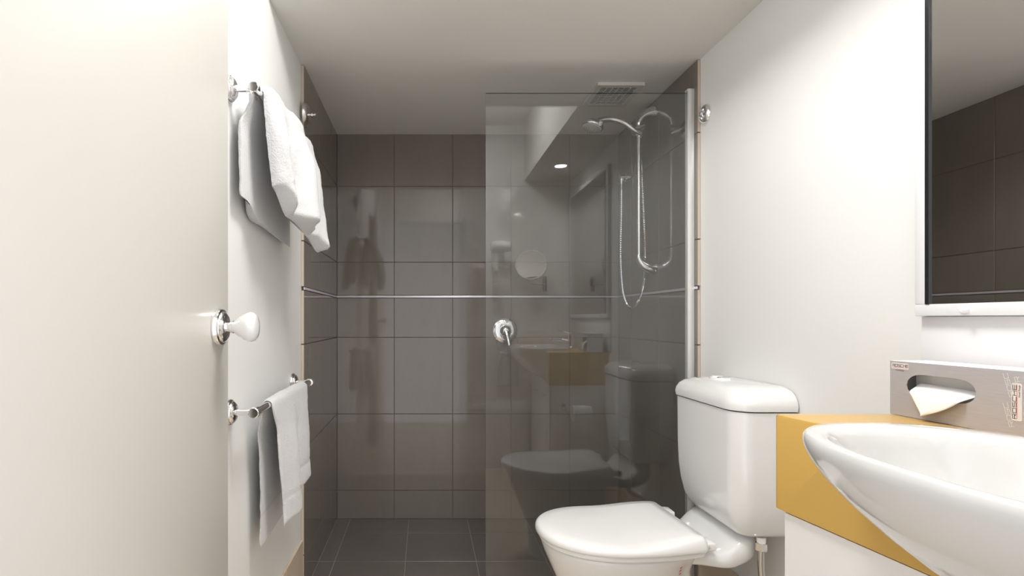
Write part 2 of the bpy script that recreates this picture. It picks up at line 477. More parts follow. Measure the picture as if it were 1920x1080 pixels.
# woven bands pressed into the pile
o = mb.build('towel_body', ['towel', 'towel_band'], t2, smooth=70)
nu_, nv_ = 160, 110
for i in range(nv_):
    v = abs(-1+2*(i+0.5)/nv_)
    dd = (v-0.12)/0.88
    if 0.765 < dd < 0.80 or 0.0 > 1:
        for j in range(nu_): o.data.polygons[i*nu_+j].material_index = 1
for i in range(nv_+1):
    v = abs(-1+2*i/nv_); dd = (v-0.12)/0.88
    k = 0.0025*bumpf(dd, 0.783, 0.022)
    side = -1 if i < nv_/2 else 1
    for j in range(nu_):
        if math.sin(2*PI*j/nu_) > 0.1: o.data.vertices[i*nu_+j].co.x -= side*k

# ------------------------------------------------------------------ curtain-rod sockets at the mouth of the shower
t = thing('wall_hook', (TL, 2.135, 1.846), 'round chrome hook plate with ribbed pin on the left shower tiles', 'hook')
hz, hy = 1.868, 2.100
MB().lathe([(0.046, 0.0004), (0.046, 0.003), (0.043, 0.010), (0.036, 0.0165), (0.030, 0.018), (0.0, 0.018)], (TL, hy, hz), (1, 0, 0), n=36).build('plate', 'satin', t)
MB().lathe([(0.0075, 0.017), (0.0075, 0.022), (0.0045, 0.023), (0.0045, 0.027), (0.0085, 0.028), (0.0085, 0.033), (0.004, 0.034), (0.004, 0.038), (0.0065, 0.040), (0.0065, 0.043), (0.003, 0.046)],
           (TL, hy, hz), (1, 0, 0), n=20).build('pin', 'chrome', t)
t = thing('rod_socket', (TR, 2.03, 1.835), 'small round chrome socket on the right wall beside the glass channel', 'socket')
MB().lathe([(0.036, 0.0004), (0.036, 0.004), (0.032, 0.012), (0.026, 0.016), (0.022, 0.016), (0.020, 0.006), (0.0, 0.006)], (XR, 2.005, 1.835), (-1, 0, 0), n=36).build('ring', 'chrome', t)
MB().lathe([(0.006, 0.006), (0.006, 0.011), (0.0, 0.011)], (XR, 2.005, 1.835), (-1, 0, 0), n=16).build('screw', 'satin', t)

# ------------------------------------------------------------------ glass screen
GY = 2.08
gs = thing('shower_screen', (0.63, GY, 0), 'fixed clear glass shower screen with white aluminium wall channel', 'shower screen')
mb = MB(); x0, x1, z0, z1, y0, y1 = 0.234, TR-0.006, 0.006, 1.944, GY-0.004, GY+0.004
mb.add([(x0,y0,z0),(x1,y0,z0),(x1,y1,z0),(x0,y1,z0),(x0,y0,z1),(x1,y0,z1),(x1,y1,z1),(x0,y1,z1)],
       [(0,1,5,4),(2,3,7,6)], 0)
mb.add([(x0,y0,z0),(x1,y0,z0),(x1,y1,z0),(x0,y1,z0),(x0,y0,z1),(x1,y0,z1),(x1,y1,z1),(x0,y1,z1)],
       [(0,3,2,1),(4,5,6,7),(1,2,6,5),(3,0,4,7)], 1)
mb.build('glass_pane', ['glass', 'glass_edge'], gs, smooth=0)
ch = MB()
ch.box(TR-0.026, TR-0.0005, GY-0.012, GY-0.0045, 0.003, 1.958, bevel=0.001)
ch.box(TR-0.026, TR-0.0005, GY+0.0045, GY+0.012, 0.003, 1.958, bevel=0.001)
ch.box(TR-0.004, TR-0.0005, GY-0.0045, GY+0.0045, 0.003, 1.958)
ch.box(TR-0.026, TR-0.0005, GY-0.0045, GY+0.0045, 1.950, 1.957)
ch.build('wall_channel', 'alu', gs)

# ------------------------------------------------------------------ shower mixer
mxx, mxz = 0.426, 1.008
t = thing('shower_mixer', (mxx, YB, mxz), 'round chrome shower mixer with lever on the back tiles', 'tap')
MB().lathe([(0.068, 0.0004), (0.068, 0.004), (0.064, 0.008), (0.040, 0.011), (0.028, 0.012)], (mxx, YB, mxz), (0, -1, 0), n=48).build('cover_plate', 'chrome', t)
MB().lathe([(0.030, 0.011), (0.030, 0.030), (0.028, 0.048), (0.022, 0.058), (0.010, 0.063), (0.0, 0.064)], (mxx, YB, mxz), (0, -1, 0), n=36).build('mixer_body', 'chrome', t)
pts = catmull([(mxx, YB-0.050, mxz-0.004), (mxx+0.005, YB-0.062, mxz-0.030), (mxx+0.010, YB-0.072, mxz-0.058), (mxx+0.013, YB-0.078, mxz-0.078)], 6)
n = len(pts); MB().tube(pts, [0.017-0.007*i/(n-1) if i < n-1 else 0.006 for i in range(n)], 16).build('lever', 'chrome', t)

# ------------------------------------------------------------------ ceiling vent
vx0, vx1, vy0, vy1 = 0.722, 0.918, 2.245, 2.470
t = thing('ceiling_vent', ((vx0+vx1)/2, (vy0+vy1)/2, ZC), 'square cream exhaust vent grille in the shower ceiling', 'vent')
zf = ZC-0.014
mb = MB().box(vx0, vx1, vy0, vy0+0.022, zf, ZC-0.0004).box(vx0, vx1, vy1-0.022, vy1, zf, ZC-0.0004)
mb.box(vx0, vx0+0.022, vy0+0.022, vy1-0.022, zf, ZC-0.0004).box(vx1-0.022, vx1, vy0+0.022, vy1-0.022, zf, ZC-0.0004)
mb.build('frame', 'greyplastic', t)
MB().box(vx0+0.022, vx1-0.022, vy0+0.022, vy1-0.022, ZC-0.003, ZC-0.0005).build('duct_opening', 'dark', t, smooth=0)
ns = 13
for k in range(ns):
    y = vy0+0.026 + (vy1-vy0-0.052)*k/(ns-1)
    MB().add([(vx0+0.022, y-0.004, ZC-0.013), (vx1-0.022, y-0.004, ZC-0.013), (vx1-0.022, y+0.003, ZC-0.005), (vx0+0.022, y+0.003, ZC-0.005),
              (vx0+0.022, y-0.0025, ZC-0.014), (vx1-0.022, y-0.0025, ZC-0.014), (vx1-0.022, y+0.0045, ZC-0.006), (vx0+0.022, y+0.0045, ZC-0.006)],
             [(0,1,2,3),(4,7,6,5),(0,4,5,1),(3,2,6,7),(0,3,7,4),(1,5,6,2)]).build('slat', 'greyplastic', t, smooth=0)
for k in range(1, 6):
    x = vx0+0.022+(vx1-vx0-0.044)*k/6
    MB().box(x-0.0012, x+0.0012, vy0+0.022, vy1-0.022, ZC-0.0135, ZC-0.006).build('divider', 'greyplastic', t, smooth=0)

# ------------------------------------------------------------------ hand shower on rail
SY = 2.43; SX = 0.967
t = thing('shower_rail', (TR, SY, 1.30), 'chrome shower slide rail with hand shower on the right tiles', 'shower')
MB().tube([(SX, SY, 1.355), (SX, SY, 1.95)], 0.0105, 20).build('rail', 'chrome', t)
for nm, zz, s in (('upper_bracket', 1.95, 1), ('lower_bracket', 1.355, -1)):
    pts = [(SX, SY, zz-s*0.004)]
    for k in range(9):
        a = k/8*PI/2
        pts.append((TR-0.001-(TR-SX)*math.cos(a), SY, zz+s*0.055*math.sin(a)))
    nn = len(pts)
    MB().tube(pts, [0.0115+0.016*(i/(nn-1))**1.3 for i in range(nn)], 18).build(nm, 'chrome', t)
# slider, hand piece
MB().tube([(SX+0.018, SY-0.004, 1.934), (SX-0.03, SY-0.012, 1.908)], [0.018, 0.016], 20).build('slider', 'chrome', t)
MB().lathe([(0.010, 0.0), (0.013, 0.003), (0.013, 0.018), (0.009, 0.022)], (SX, SY+0.016, 1.922), (0, 1, 0), n=16).build('slider_knob', 'chrome', t)
hs = catmull([(SX+0.004, SY-0.014, 1.905), (0.935, SY-0.020, 1.921), (0.895, SY-0.020, 1.949), (0.845, SY-0.020, 1.966), (0.80, SY-0.020, 1.964), (0.775, SY-0.020, 1.953)], 6)
nn = len(hs); MB().tube(hs, [0.0125-0.003*math.sin(PI*i/(nn-1))+0.004*(i/(nn-1)) for i in range(nn)], 18).build('handle', 'chrome', t)
hc = Vector((0.752, SY-0.020, 1.938)); ax = Vector((-0.34, -0.10, -1)).normalized()
MB().lathe([(0.0, -0.024), (0.020, -0.022), (0.036, -0.014), (0.046, -0.003), (0.048, 0.006), (0.045, 0.012), (0.043, 0.013)], hc, ax, n=40).build('spray_head', 'chrome', t)
sp = MB().lathe([(0.0428, 0.0125), (0.040, 0.015), (0.0, 0.017)], hc, ax, n=40).build('spray_plate', 'greyplastic', t)
q = ax.to_track_quat('Z', 'Y')
mb = MB()
for rr_, cnt in ((0.034, 22), (0.025, 15), (0.015, 9)):
    for k in range(cnt):
        a = 2*PI*k/cnt
        mb.lathe([(0.0013, 0.014), (0.001, 0.0185)], hc+q@Vector((rr_*math.cos(a), rr_*math.sin(a), 0)), ax, n=6)
tag(mb.build('spray_nozzles', 'rubber', t), kind='stuff')
MB().lathe([(0.007, 0), (0.010, 0.002), (0.010, 0.012), (0.006, 0.014)], hc+q@Vector((0.046, 0.0, 0.002))+Vector((0.002, 0, -0.004)), (0.7, -0.5, -0.4), n=14).build('spray_selector', 'plastic', t)
# wall outlet and ribbed hose
OY, OZ = 2.765, 1.80
MB().lathe([(0.024, 0.0004), (0.024, 0.006), (0.014, 0.010), (0.012, 0.034), (0.0, 0.036)], (TR, OY, OZ), (-1, 0, 0), n=24).build('wall_outlet', 'chrome', t)
MB().lathe([(0.010, 0), (0.010, 0.03), (0.008, 0.034)], (TR-0.026, OY, OZ-0.002), (0, 0, -1), n=16).build('outlet_nut', 'chrome', t)
hp = catmull([(TR-0.026, OY, OZ-0.034), (1.008, 2.76, 1.60), (0.998, 2.742, 1.38), (0.996, 2.70, 1.20), (1.0, 2.62, 1.125), (1.004, 2.53, 1.155), (1.008, 2.475, 1.24),
              (1.008, 2.462, 1.36), (1.004, 2.47, 1.55), (0.995, 2.47, 1.75), (0.978, 2.445, 1.86), (SX+0.008, SY-0.014, 1.897)], 40)
rad = [0.0062 + (0.0011 if i % 2 else -0.0006) for i in range(len(hp))]
MB().tube(hp, rad, 8).build('hose', 'chrome', t, smooth=0)

# ------------------------------------------------------------------ toilet
TY = 1.708
toilet = thing('toilet', (0.62, TY, 0), 'white close coupled toilet with closed lid beside the glass screen', 'toilet')
def dshape(xf, xb, hw_b, hw, n=40, rc=0.03, xm=None, flat=1.0):
    """plan outline: rounded nose at xf, straight back at xb"""
    pts = []
    xm = xm if xm is not None else xf + (xb-xf)*0.52
    for k in range(n+1):                        # nose: half super-ellipse from far side to near side
        a = PI/2 + PI*k/n
        c, s = math.cos(a), math.sin(a)
        pts.append((xm - (xm-xf)*abs(c)**0.92, TY + hw*math.copysign(abs(s)**0.95, s)))
    m = 10                                      # near side back to corner
    def side(sgn):
        out = []
        for k in range(1, m+1):
            t_ = k/m; x = xm + (xb-rc-xm)*t_
            out.append((x, TY + sgn*(hw + (hw_b-hw)*t_*t_)))
        for k in range(1, 6):
            a = k/5*PI/2
            out.append((xb-rc+rc*math.sin(a), TY + sgn*(hw_b-rc+rc*math.cos(a))))
        return out
    near = side(-1); far = side(1)
    return pts + near + list(reversed(far))
def inset(pl, d, c):
    out = []
    for x, y in pl:
        v = Vector((x-c[0], y-c[1])); L = v.length
        v *= (L-d)/L; out.append((c[0]+v.x, c[1]+v.y))
    return out
LB = 0.812
lid0 = dshape(0.350, LB, 0.168, 0.190, rc=0.022)
cc = (0.60, TY)
def lidz(x, y): return 0.006*math.cos((y-TY)/0.19*1.2) + 0.016*sm(0.56, 0.80, x) - 0.003*bumpf(x, 0.6, 0.1)
RC, RS = math.cos(math.radians(3.2)), math.sin(math.radians(3.2))
def ring(pl, z, dome=0):                        # the bowl stands a few degrees off square
    return [(LB+(x-LB)*RC-(y-TY)*RS, TY+(x-LB)*RS+(y-TY)*RC, z + dome*lidz(x, y)) for x, y in pl]
lid_r = [ring(inset(lid0, 0.010, cc), 0.3990), ring(inset(lid0, 0.002, cc), 0.3995), ring(lid0, 0.4030), ring(lid0, 0.4105),
         ring(inset(lid0, 0.002, cc), 0.4155, .3), ring(inset(lid0, 0.006, cc), 0.4185, .6), ring(inset(lid0, 0.014, cc), 0.4205, 1), ring(inset(lid0, 0.05, cc), 0.4215, 1), ring(inset(lid0, 0.10, cc), 0.4220, 1), ring(inset(lid0, 0.15, cc), 0.4220, 1)]
MB().rings(lid_r).build('lid', 'plastic', toilet, smooth=60)
seat0 = dshape(0.360, LB-0.004, 0.160, 0.181, rc=0.022)
MB().rings([ring(inset(seat0, 0.01, cc), 0.3810), ring(inset(seat0, 0.002, cc), 0.3820), ring(seat0, 0.3855), ring(seat0, 0.3940), ring(inset(seat0, 0.004, cc), 0.3980)]).build('seat', 'plastic', toilet, smooth=60)
# pan, lofted from the foot to the rim
pan = []
for z, xf, xb, hb, hw in ((0.0, 0.470, 0.86, 0.105, 0.115), (0.03, 0.474, 0.86, 0.10, 0.112), (0.12, 0.470, 0.85, 0.088, 0.104), (0.19, 0.446, 0.83, 0.084, 0.115),
                          (0.255, 0.415, 0.81, 0.088, 0.138), (0.315, 0.388, 0.80, 0.100, 0.160), (0.348, 0.374, 0.80, 0.118, 0.171), (0.368, 0.368, 0.80, 0.13, 0.175), (0.376, 0.368, 0.80, 0.13, 0.175), (0.380, 0.372, 0.796, 0.126, 0.171)):
    pan.append(ring(dshape(xf, xb, hb, hw, rc=0.03), z))
MB().rings(pan).build('pan', 'porcelain', toilet, smooth=60)
# shelf that carries the cistern: swept from the bowl to the wall
sh = []
for k in range(15):
    f = k/14; x = 0.775 + (0.995-0.775)*f
    hw = (0.115 + 0.038*sm(0.15, 0.6, f))*(1 if f < 0.7 else 0.25+0.75*math.sqrt(max(0, 1-((f-0.7)/0.3)**2)))
    zt = 0.398 - 0.012*math.sin(PI*min(1, f*1.6)) + 0.043*sm(0.35, 0.75, f)
    zb = 0.330 + 0.004*f + 0.035*sm(0.5, 1, f)
    loop = []
    for a_ in range(32):
        a = 2*PI*a_/32; c, s = math.cos(a), math.sin(a)
        loop.append((x, TY + hw*math.copysign(abs(c)**0.5, c), (zt+zb)/2 + (zt-zb)/2*math.copysign(abs(s)**0.5, s)))
    sh.append(loop)
MB().rings(sh).build('cistern_shelf', 'porcelain', toilet, smooth=60)
for s in (-1, 1):
    mb = MB().box(0.800, 0.842, TY+s*0.128-0.026, TY+s*0.128+0.026, 0.3985, 0.421, bevel=0.004, seg=3)
    mb.box(0.80, 0.83, TY+s*0.128-0.020, TY+s*0.128+0.020, 0.414, 0.424, bevel=0.003)
    h = mb.build('hinge', 'plastic', toilet)
    MB().lathe([(0.006, 0), (0.006, 0.002), (0.004, 0.003), (0, 0.003)], (0.818, TY+s*0.154 if s < 0 else TY+0.154, 0.410), (0, s, 0), n=16).build('hinge_pin', 'greyplastic', h)
# cistern
CF, CB, CN, CFAR = 0.876, 1.046, 1.505, 1.912
cis = []
for z, ins_y, ins_x, r in ((0.442, 0.085, 0.050, 0.03), (0.445, 0.072, 0.042, 0.034), (0.457, 0.052, 0.030, 0.04), (0.485, 0.030, 0.018, 0.05), (0.53, 0.015, 0.010, 0.055), (0.58, 0.008, 0.006, 0.055), (0.65, 0.005, 0.004, 0.055), (0.806, 0.003, 0.003, 0.055)):
    pl = rrect(CF+ins_x, CB, CN+ins_y*0.55, CFAR-ins_y, (r, 0.004, 0.004, r), 8)
    cis.append([(x - 0.012*max(0, 1-((y-TY)/0.21)**2)*(1 if x < 0.96 else 0), y, z) for x, y in pl])
MB().rings(cis).build('cistern', 'porcelain', toilet, smooth=60)
ld = []
for z, ins in ((0.8085, 0.006), (0.810, 0.0), (0.824, -0.002), (0.838, 0.001), (0.852, 0.008), (0.863, 0.020), (0.870, 0.038), (0.874, 0.060), (0.875, 0.075)):
    pl = rrect(CF+ins, CB, CN+ins*1.15-0.002, CFAR-ins*1.15+0.002, (0.058, 0.006, 0.006, 0.058), 8)
    ld.append([(x - 0.014*max(0, 1-((y-TY)/0.21)**2)*(1 if x < 0.96 else 0), y, z) for x, y in pl])
MB().rings(ld).build('cistern_lid', 'porcelain', toilet, smooth=60)
MB().rings([[(0.965+0.026*math.cos(a)*s_, TY+0.05+0.044*math.sin(a)*s_, z_) for a in [2*PI*k/28 for k in range(28)]] for s_, z_ in ((1, 0.8745), (1, 0.878), (0.94, 0.880), (0.6, 0.8805))]).build('button_plate', 'plastic', toilet)
for s in (-1, 1):
    MB().rings([[(0.965+0.018*math.cos(a)*s_, TY+0.05+s*0.017+0.014*math.sin(a)*s_, z_) for a in [2*PI*k/20 for k in range(20)]] for s_, z_ in ((1, 0.880), (1, 0.8825), (0.85, 0.8835))]).build('flush_button', 'chrome' if s < 0 else 'plastic', toilet)
# red chevron print under the rim
for k in range(4):
    z = 0.318+0.0108*k; x = 0.745; yk = 0.127+0.0034*k
    MB().add([(x, TY-yk-0.003, z), (x+0.008, TY-yk, z+0.004), (x+0.008, TY-yk-0.001, z+0.008), (x, TY-yk-0.004, z+0.004)], [(0, 1, 2, 3)]).build('print_mark', 'red', toilet, smooth=0)
# water inlet
t = thing('inlet_hose', (0.958, 1.53, 0.2), 'chrome water inlet hose and nut below the cistern', 'pipe')
MB().lathe([(0.012, 0), (0.012, -0.02)], (0.968, 1.548, 0.4415), (0, 0, 1), n=18).build('inlet_spigot', 'plastic', t)
MB().lathe([(0.012, 0), (0.0165, -0.002), (0.0165, -0.022), (0.011, -0.025)], (0.968, 1.548, 0.428), (0, 0, 1), n=6).build('nut', 'chrome', t, smooth=20)
MB().tube(catmull([(0.968, 1.548, 0.404), (0.968, 1.548, 0.36), (0.972, 1.548, 0.31), (0.985, 1.558, 0.24), (1.02, 1.56, 0.215), (1.036, 1.56, 0.213)], 10), 0.009, 14).build('braided_hose', 'satin', t)
MB().lathe([(0.022, 0.0), (0.022, 0.004), (0.012, 0.008)], (XR-0.0095, 1.56, 0.213), (-1, 0, 0), n=20).build('wall_flange', 'chrome', t)

# ------------------------------------------------------------------ vanity
ZB = 0.88; FH = 0.189
VP = [(0.705, 1.088), (0.748, 0.795), (0.752, 0.315)]       # front line in plan, far to near
def front_x(y):
    for (xa, ya), (xb, yb) in zip(VP[:-1], VP[1:]):
        if yb <= y <= ya: return xa + (xb-xa)*(ya-y)/(ya-yb)
    return VP[0][0] if y > VP[0][1] else VP[-1][0]
van = thing('vanity_cabinet', (0.9, 0.7, 0), 'white vanity cabinet below the yellow bench', 'cabinet')
ya, yb = VP[0][1]-0.004, 0.318
mb = MB().box(front_x(ya)+0.020, XR-0.0015, ya-0.016, ya, 0.10, ZB-FH-0.0005, bevel=0.001)
mb.build('end_panel', 'white_lam', van)
MB().box(0.79, XR-0.0015, yb, yb+0.016, 0.10, ZB-FH-0.0005).build('end_panel', 'white_lam', van, smooth=0)
MB().box(0.80, XR-0.0015, yb+0.017, ya-0.017, 0.10, 0.116).build('base_panel', 'white_lam', van, smooth=0)
MB().box(0.82, XR-0.0015, yb+0.01, ya-0.03, 0.001, 0.099).build('plinth', 'white_lam', van, smooth=0)
def door_panel(y0, y1, off=0.006):
    xa, xb = front_x(y0)+off, front_x(y1)+off
    z0, z1 = 0.105, ZB-FH-0.004
    mb = MB()
    vs = [(xa,y0,z0),(xb,y1,z0),(xb+0.016,y1,z0),(xa+0.016,y0,z0),(xa,y0,z1),(xb,y1,z1),(xb+0.016,y1,z1),(xa+0.016,y0,z1)]
    mb.add(vs, [(0,3,2,1),(4,5,6,7),(0,1,5,4),(1,2,6,5),(2,3,7,6),(3,0,4,7)])
    return mb.build('cabinet_door', 'white_lam', van, smooth=0)
for y0, y1 in ((1.067, 0.797), (0.793, 0.560), (0.556, 0.320)):
    d = door_panel(y0, y1)
    ym_ = y1+0.03
    MB().lathe([(0.006, 0), (0.006, 0.012), (0.012, 0.016), (0.012, 0.022), (0.0, 0.024)], (front_x(ym_)+0.0055, ym_, 0.60), (-1, 0, 0), n=18).build('knob', 'satin', d)

# bench: extruded plan with an eased top and corner
def bench():
    pl = [(XR-0.0015, 1.088)]
    r = 0.012
    d1 = Vector((1, 0)); d2 = (Vector(VP[1])-Vector(VP[0])).normalized()
    c0 = Vector(VP[0])
    for k in range(7):
        t_ = k/6
        p = (1-t_)**2*(c0+d1*r) + 2*t_*(1-t_)*c0 + t_*t_*(c0+d2*r)
        pl.append((p.x, p.y))
    pl += [VP[1], VP[2], (XR-0.0015, 0.315)]
    cen = Vector((0.93, 0.7)); rs = []
    def ins(d):
        out = []
        for x, y in pl:
            nx = x + (d if x < 1.0 else 0); ny = y - (d if y > 1.08 and x < 1.0 or y > 1.085 else 0)
            out.append((nx, ny))
        return out
    for z, d in ((ZB-FH, 0.001), (ZB-FH+0.001, 0), (ZB-0.005, 0), (ZB-0.0015, 0.0015), (ZB, 0.005)):
        rs.append([(x, y, z) for x, y in ins(d)])
    return MB().rings(rs)
vb = thing('vanity_bench', (0.9, 0.7, ZB-FH), 'yellow laminate vanity bench with deep front apron', 'bench')

# basin: semi recessed, lofted bowl with rolled rim
ZR = 0.896
bc = Vector((0.738, 0.632)); bax, bay = 0.190, 0.284
basin = thing('basin', (bc.x, bc.y, 0.70), 'white semi recessed ceramic washbasin projecting from the yellow bench', 'basin')
def sup(ax_, ay_, cx, cy, z, n=72, p=2.5):
    out = []
    for k in range(n):
        a = 2*PI*k/n; c, s = math.cos(a), math.sin(a)
        out.append((cx+ax_*math.copysign(abs(c)**(2/p), c), cy+ay_*math.copysign(abs(s)**(2/p), s), z))
    return out
R_ = []
outer = [(0.6935, 0.09, 0.03), (0.697, 0.17, 0.03), (0.706, 0.27, 0.026), (0.722, 0.40, 0.02), (0.745, 0.54, 0.014), (0.775, 0.69, 0.009), (0.808, 0.825, 0.004), (0.838, 0.920, 0.0), (0.858, 0.968, 0), (0.872, 0.992, 0), (0.884, 1.0, 0), (0.892, 0.994, 0), (ZR, 0.975, 0)]
for z, s, dx in outer:
    R_.append(sup(bax*s, bay*s, bc.x+dx, bc.y, z, p=2.15+0.35*min(1, max(0, (z-0.7)/0.18))))
inner = [(ZR+0.0008, 0.94, 0.004), (ZR+0.0004, 0.90, 0), (ZR-0.001, 0.865, -0.002), (ZR-0.005, 0.835, -0.004), (0.882, 0.81, -0.005), (0.868, 0.785, -0.006), (0.845, 0.745, -0.008), (0.815, 0.67, -0.008), (0.785, 0.54, -0.006), (0.763, 0.38, -0.002), (0.752, 0.22, 0), (0.748, 0.08, 0)]
for z, s, dx in inner:
    R_.append(sup(bax*s*0.98, bay*s, bc.x+dx-0.012, bc.y, z, p=2.3))
MB().rings(R_).build('bowl', 'basin', basin, smooth=70)
MB().lathe([(0.022, 0), (0.022, 0.003), (0.015, 0.004), (0, 0.002)], (bc.x-0.012, bc.y, 0.7485), (0, 0, 1), n=24).build('waste', 'chrome', basin)
# bench with the opening for the bowl cut through it
def cut_bench():
    a = bench().build('bench_top', 'yellow', vb, smooth=0)
    cr = []
    for z, s_, dx in outer[:11]:
        cr.append(sup(bax*s_-0.002, bay*s_-0.002, bc.x+dx, bc.y, z-0.0008, p=2.15+0.35*min(1, max(0, (z-0.7)/0.18))))
    cr[0] = [(x, y, 0.60) for x, y, z in cr[0]]
    cr.append([(x, y, 0.95) for x, y, z in cr[-1]])
    c = MB().rings(cr).build('cutter', 'yellow', smooth=0)
    md = a.modifiers.new('cut', 'BOOLEAN'); md.operation = 'DIFFERENCE'; md.object = c; md.solver = 'EXACT'
    bpy.context.view_layer.update()
    me = bpy.data.meshes.new_from_object(a.evaluated_get(bpy.context.evaluated_depsgraph_get()))
    a.modifiers.clear(); a.data = me; me.name = 'bench_top'
    cm = c.data; bpy.data.objects.remove(c); bpy.data.meshes.remove(cm)
    me.polygons.foreach_set('use_smooth', [True]*len(me.polygons)); me.set_sharp_from_angle(angle=math.radians(30))
cut_bench()
# tap stands on the bench side of the basin
tx, ty = 0.955, 0.632
t = thing('basin_mixer', (tx, ty, ZB), 'chrome single lever basin tap on the bench', 'tap')
MB().lathe([(0.026, 0.0003), (0.026, 0.006), (0.022, 0.010), (0.021, 0.075), (0.019, 0.085), (0.0, 0.088)], (tx, ty, ZB), (0, 0, 1), n=28).build('tap_body', 'chrome', t)
sp_ = catmull([(tx-0.01, ty, ZB+0.035), (tx-0.06, ty, ZB+0.052), (tx-0.12, ty, ZB+0.056), (tx-0.135, ty, ZB+0.045)], 6)
MB().tube(sp_, [0.014-0.003*i/(len(sp_)-1) for i in range(len(sp_))], 16).build('spout', 'chrome', t)
MB().tube([(tx+0.005, ty, ZB+0.088), (tx-0.03, ty, ZB+0.100), (tx-0.085, ty, ZB+0.112)], [0.010, 0.008, 0.006], 14).build('lever', 'chrome', t)

# ------------------------------------------------------------------ mirror and splashback on the right wall
MY0, MY1, MZ0, MZ1 = 0.325, 1.128, 1.077, 1.945
t = thing('wall_mirror', (XR, 0.73, MZ0), 'large wall mirror with white frame above the vanity', 'mirror')
fw = 0.024; fd = 0.022
mb = MB()
mb.box(XR-fd, XR-0.0005, MY0, MY1, MZ0, MZ0+fw, bevel=0.0015); mb.build('frame_rail', 'frame', t)
MB().box(XR-fd, XR-0.0005, MY0, MY1, MZ1-fw, MZ1, bevel=0.0015).build('frame_rail', 'frame', t)
MB().box(XR-fd, XR-0.0005, MY1-fw, MY1, MZ0+fw, MZ1-fw, bevel=0.0015).build('frame_stile', 'frame', t)
MB().box(XR-fd, XR-0.0005, MY0, MY0+fw, MZ0+fw, MZ1-fw, bevel=0.0015).build('frame_stile', 'frame', t)
MB().box(XR-0.020, XR-0.001, MY0+fw, MY1-fw, MZ0+fw, MZ1-fw).build('mirror_glass', 'mirror', t, smooth=0)
mb = MB(); e = 0.0045; mb.box(XR-0.0235, XR-0.0201, MY1-fw-e*2, MY1-fw-0.0005, MZ0+fw, MZ1-fw)
mb.build('mirror_edge', 'mirror_edge', t, smooth=0)
MB().lathe([(0.0085, 0.0), (0.0085, 0.005), (0.006, 0.009), (0.0, 0.0105)], (XR-fd, 1.022, MZ0+0.013), (-1, 0, 0), n=20).build('mirror_stud', 'plastic', t)
t = tag(MB().box(XR-0.006, XR-0.0005, 0.318, 1.130, ZB+0.0005, MZ0-0.001, bevel=0.001).build('splashback', 'splash'),
        'glossy white splashback panel between bench and mirror', 'splashback')

# ------------------------------------------------------------------ tissue box with its printing
BXL, BXH, BXD = 0.245, 0.1065, 0.080
far = Vector((0.936, 1.082, ZB+0.0008))
ddir = Vector((0.0734, -1, 0)).normalized(); nrm_ = Vector((-ddir.y*-1, 0, 0))
nrm_ = Vector((ddir.y, -ddir.x, 0)).normalized()            # outward normal of the printed face (towards the room)
if nrm_.x > 0: nrm_ = -nrm_
def bp(a, z, out=0.0):                                      # point on the printed face: a along the box, z up
    return far + ddir*a + Vector((0, 0, z)) + nrm_*out
tb = thing('tissue_box', tuple(bp(BXL/2, 0, -BXD/2)), 'brushed silver tissue box printed ROSCHE lying on its side on the bench', 'tissue box')
sc = (0.096, 0.062)
def slot(k, n):
    a = 2*PI*k/n
    return a
angs = sorted([2*PI*k/64 for k in range(64)] + [math.atan2(z-sc[1], a-sc[0]) % (2*PI) for a in (0, BXL) for z in (0, BXH)])
outer_l, slot_l = [], []
for a in angs:
    c, s = math.cos(a), math.sin(a)
    ts = []
    if abs(c) > 1e-6: ts.append(((BXL if c > 0 else 0)-sc[0])/c)
    if abs(s) > 1e-6: ts.append(((BXH if s > 0 else 0)-sc[1])/s)
    tt = min(x for x in ts if x > 0)
    outer_l.append((sc[0]+c*tt, sc[1]+s*tt))
    sx_, sz_ = 0.062, 0.0225
    slot_l.append((sc[0]+sx_*math.copysign(abs(c)**0.42, c), sc[1]+sz_*(1-0.30*abs(c)**3)*math.copysign(abs(s)**0.8, s)*(0.62 if abs(c) > 0.95 else 1)))
fl = [bp(*p) for p in outer_l]; sl = [bp(*p) for p in slot_l]; sb = [bp(*p, -0.0012) for p in slot_l]
MB().rings([fl, sl, sb], 0, False, False).build('printed_face', 'brushed', tb, smooth=0, flip_fix=False)
mb = MB()
c8 = [bp(0, 0, 0), bp(BXL, 0, 0), bp(BXL, 0, -BXD), bp(0, 0, -BXD), bp(0, BXH, 0), bp(BXL, BXH, 0), bp(BXL, BXH, -BXD), bp(0, BXH, -BXD)]
mb.add(c8, [(0,1,2,3),(4,7,6,5),(1,5,6,2),(2,6,7,3),(3,7,4,0)])
mb.build('carton', 'boxwhite', tb, smooth=0)
MB().add([bp(0.02, 0.02, -0.035), bp(0.18, 0.02, -0.035), bp(0.18, 0.10, -0.035), bp(0.02, 0.10, -0.035)], [(0, 1, 2, 3)]).build('inner_tissue_stack', 'tissue', tb, smooth=0)
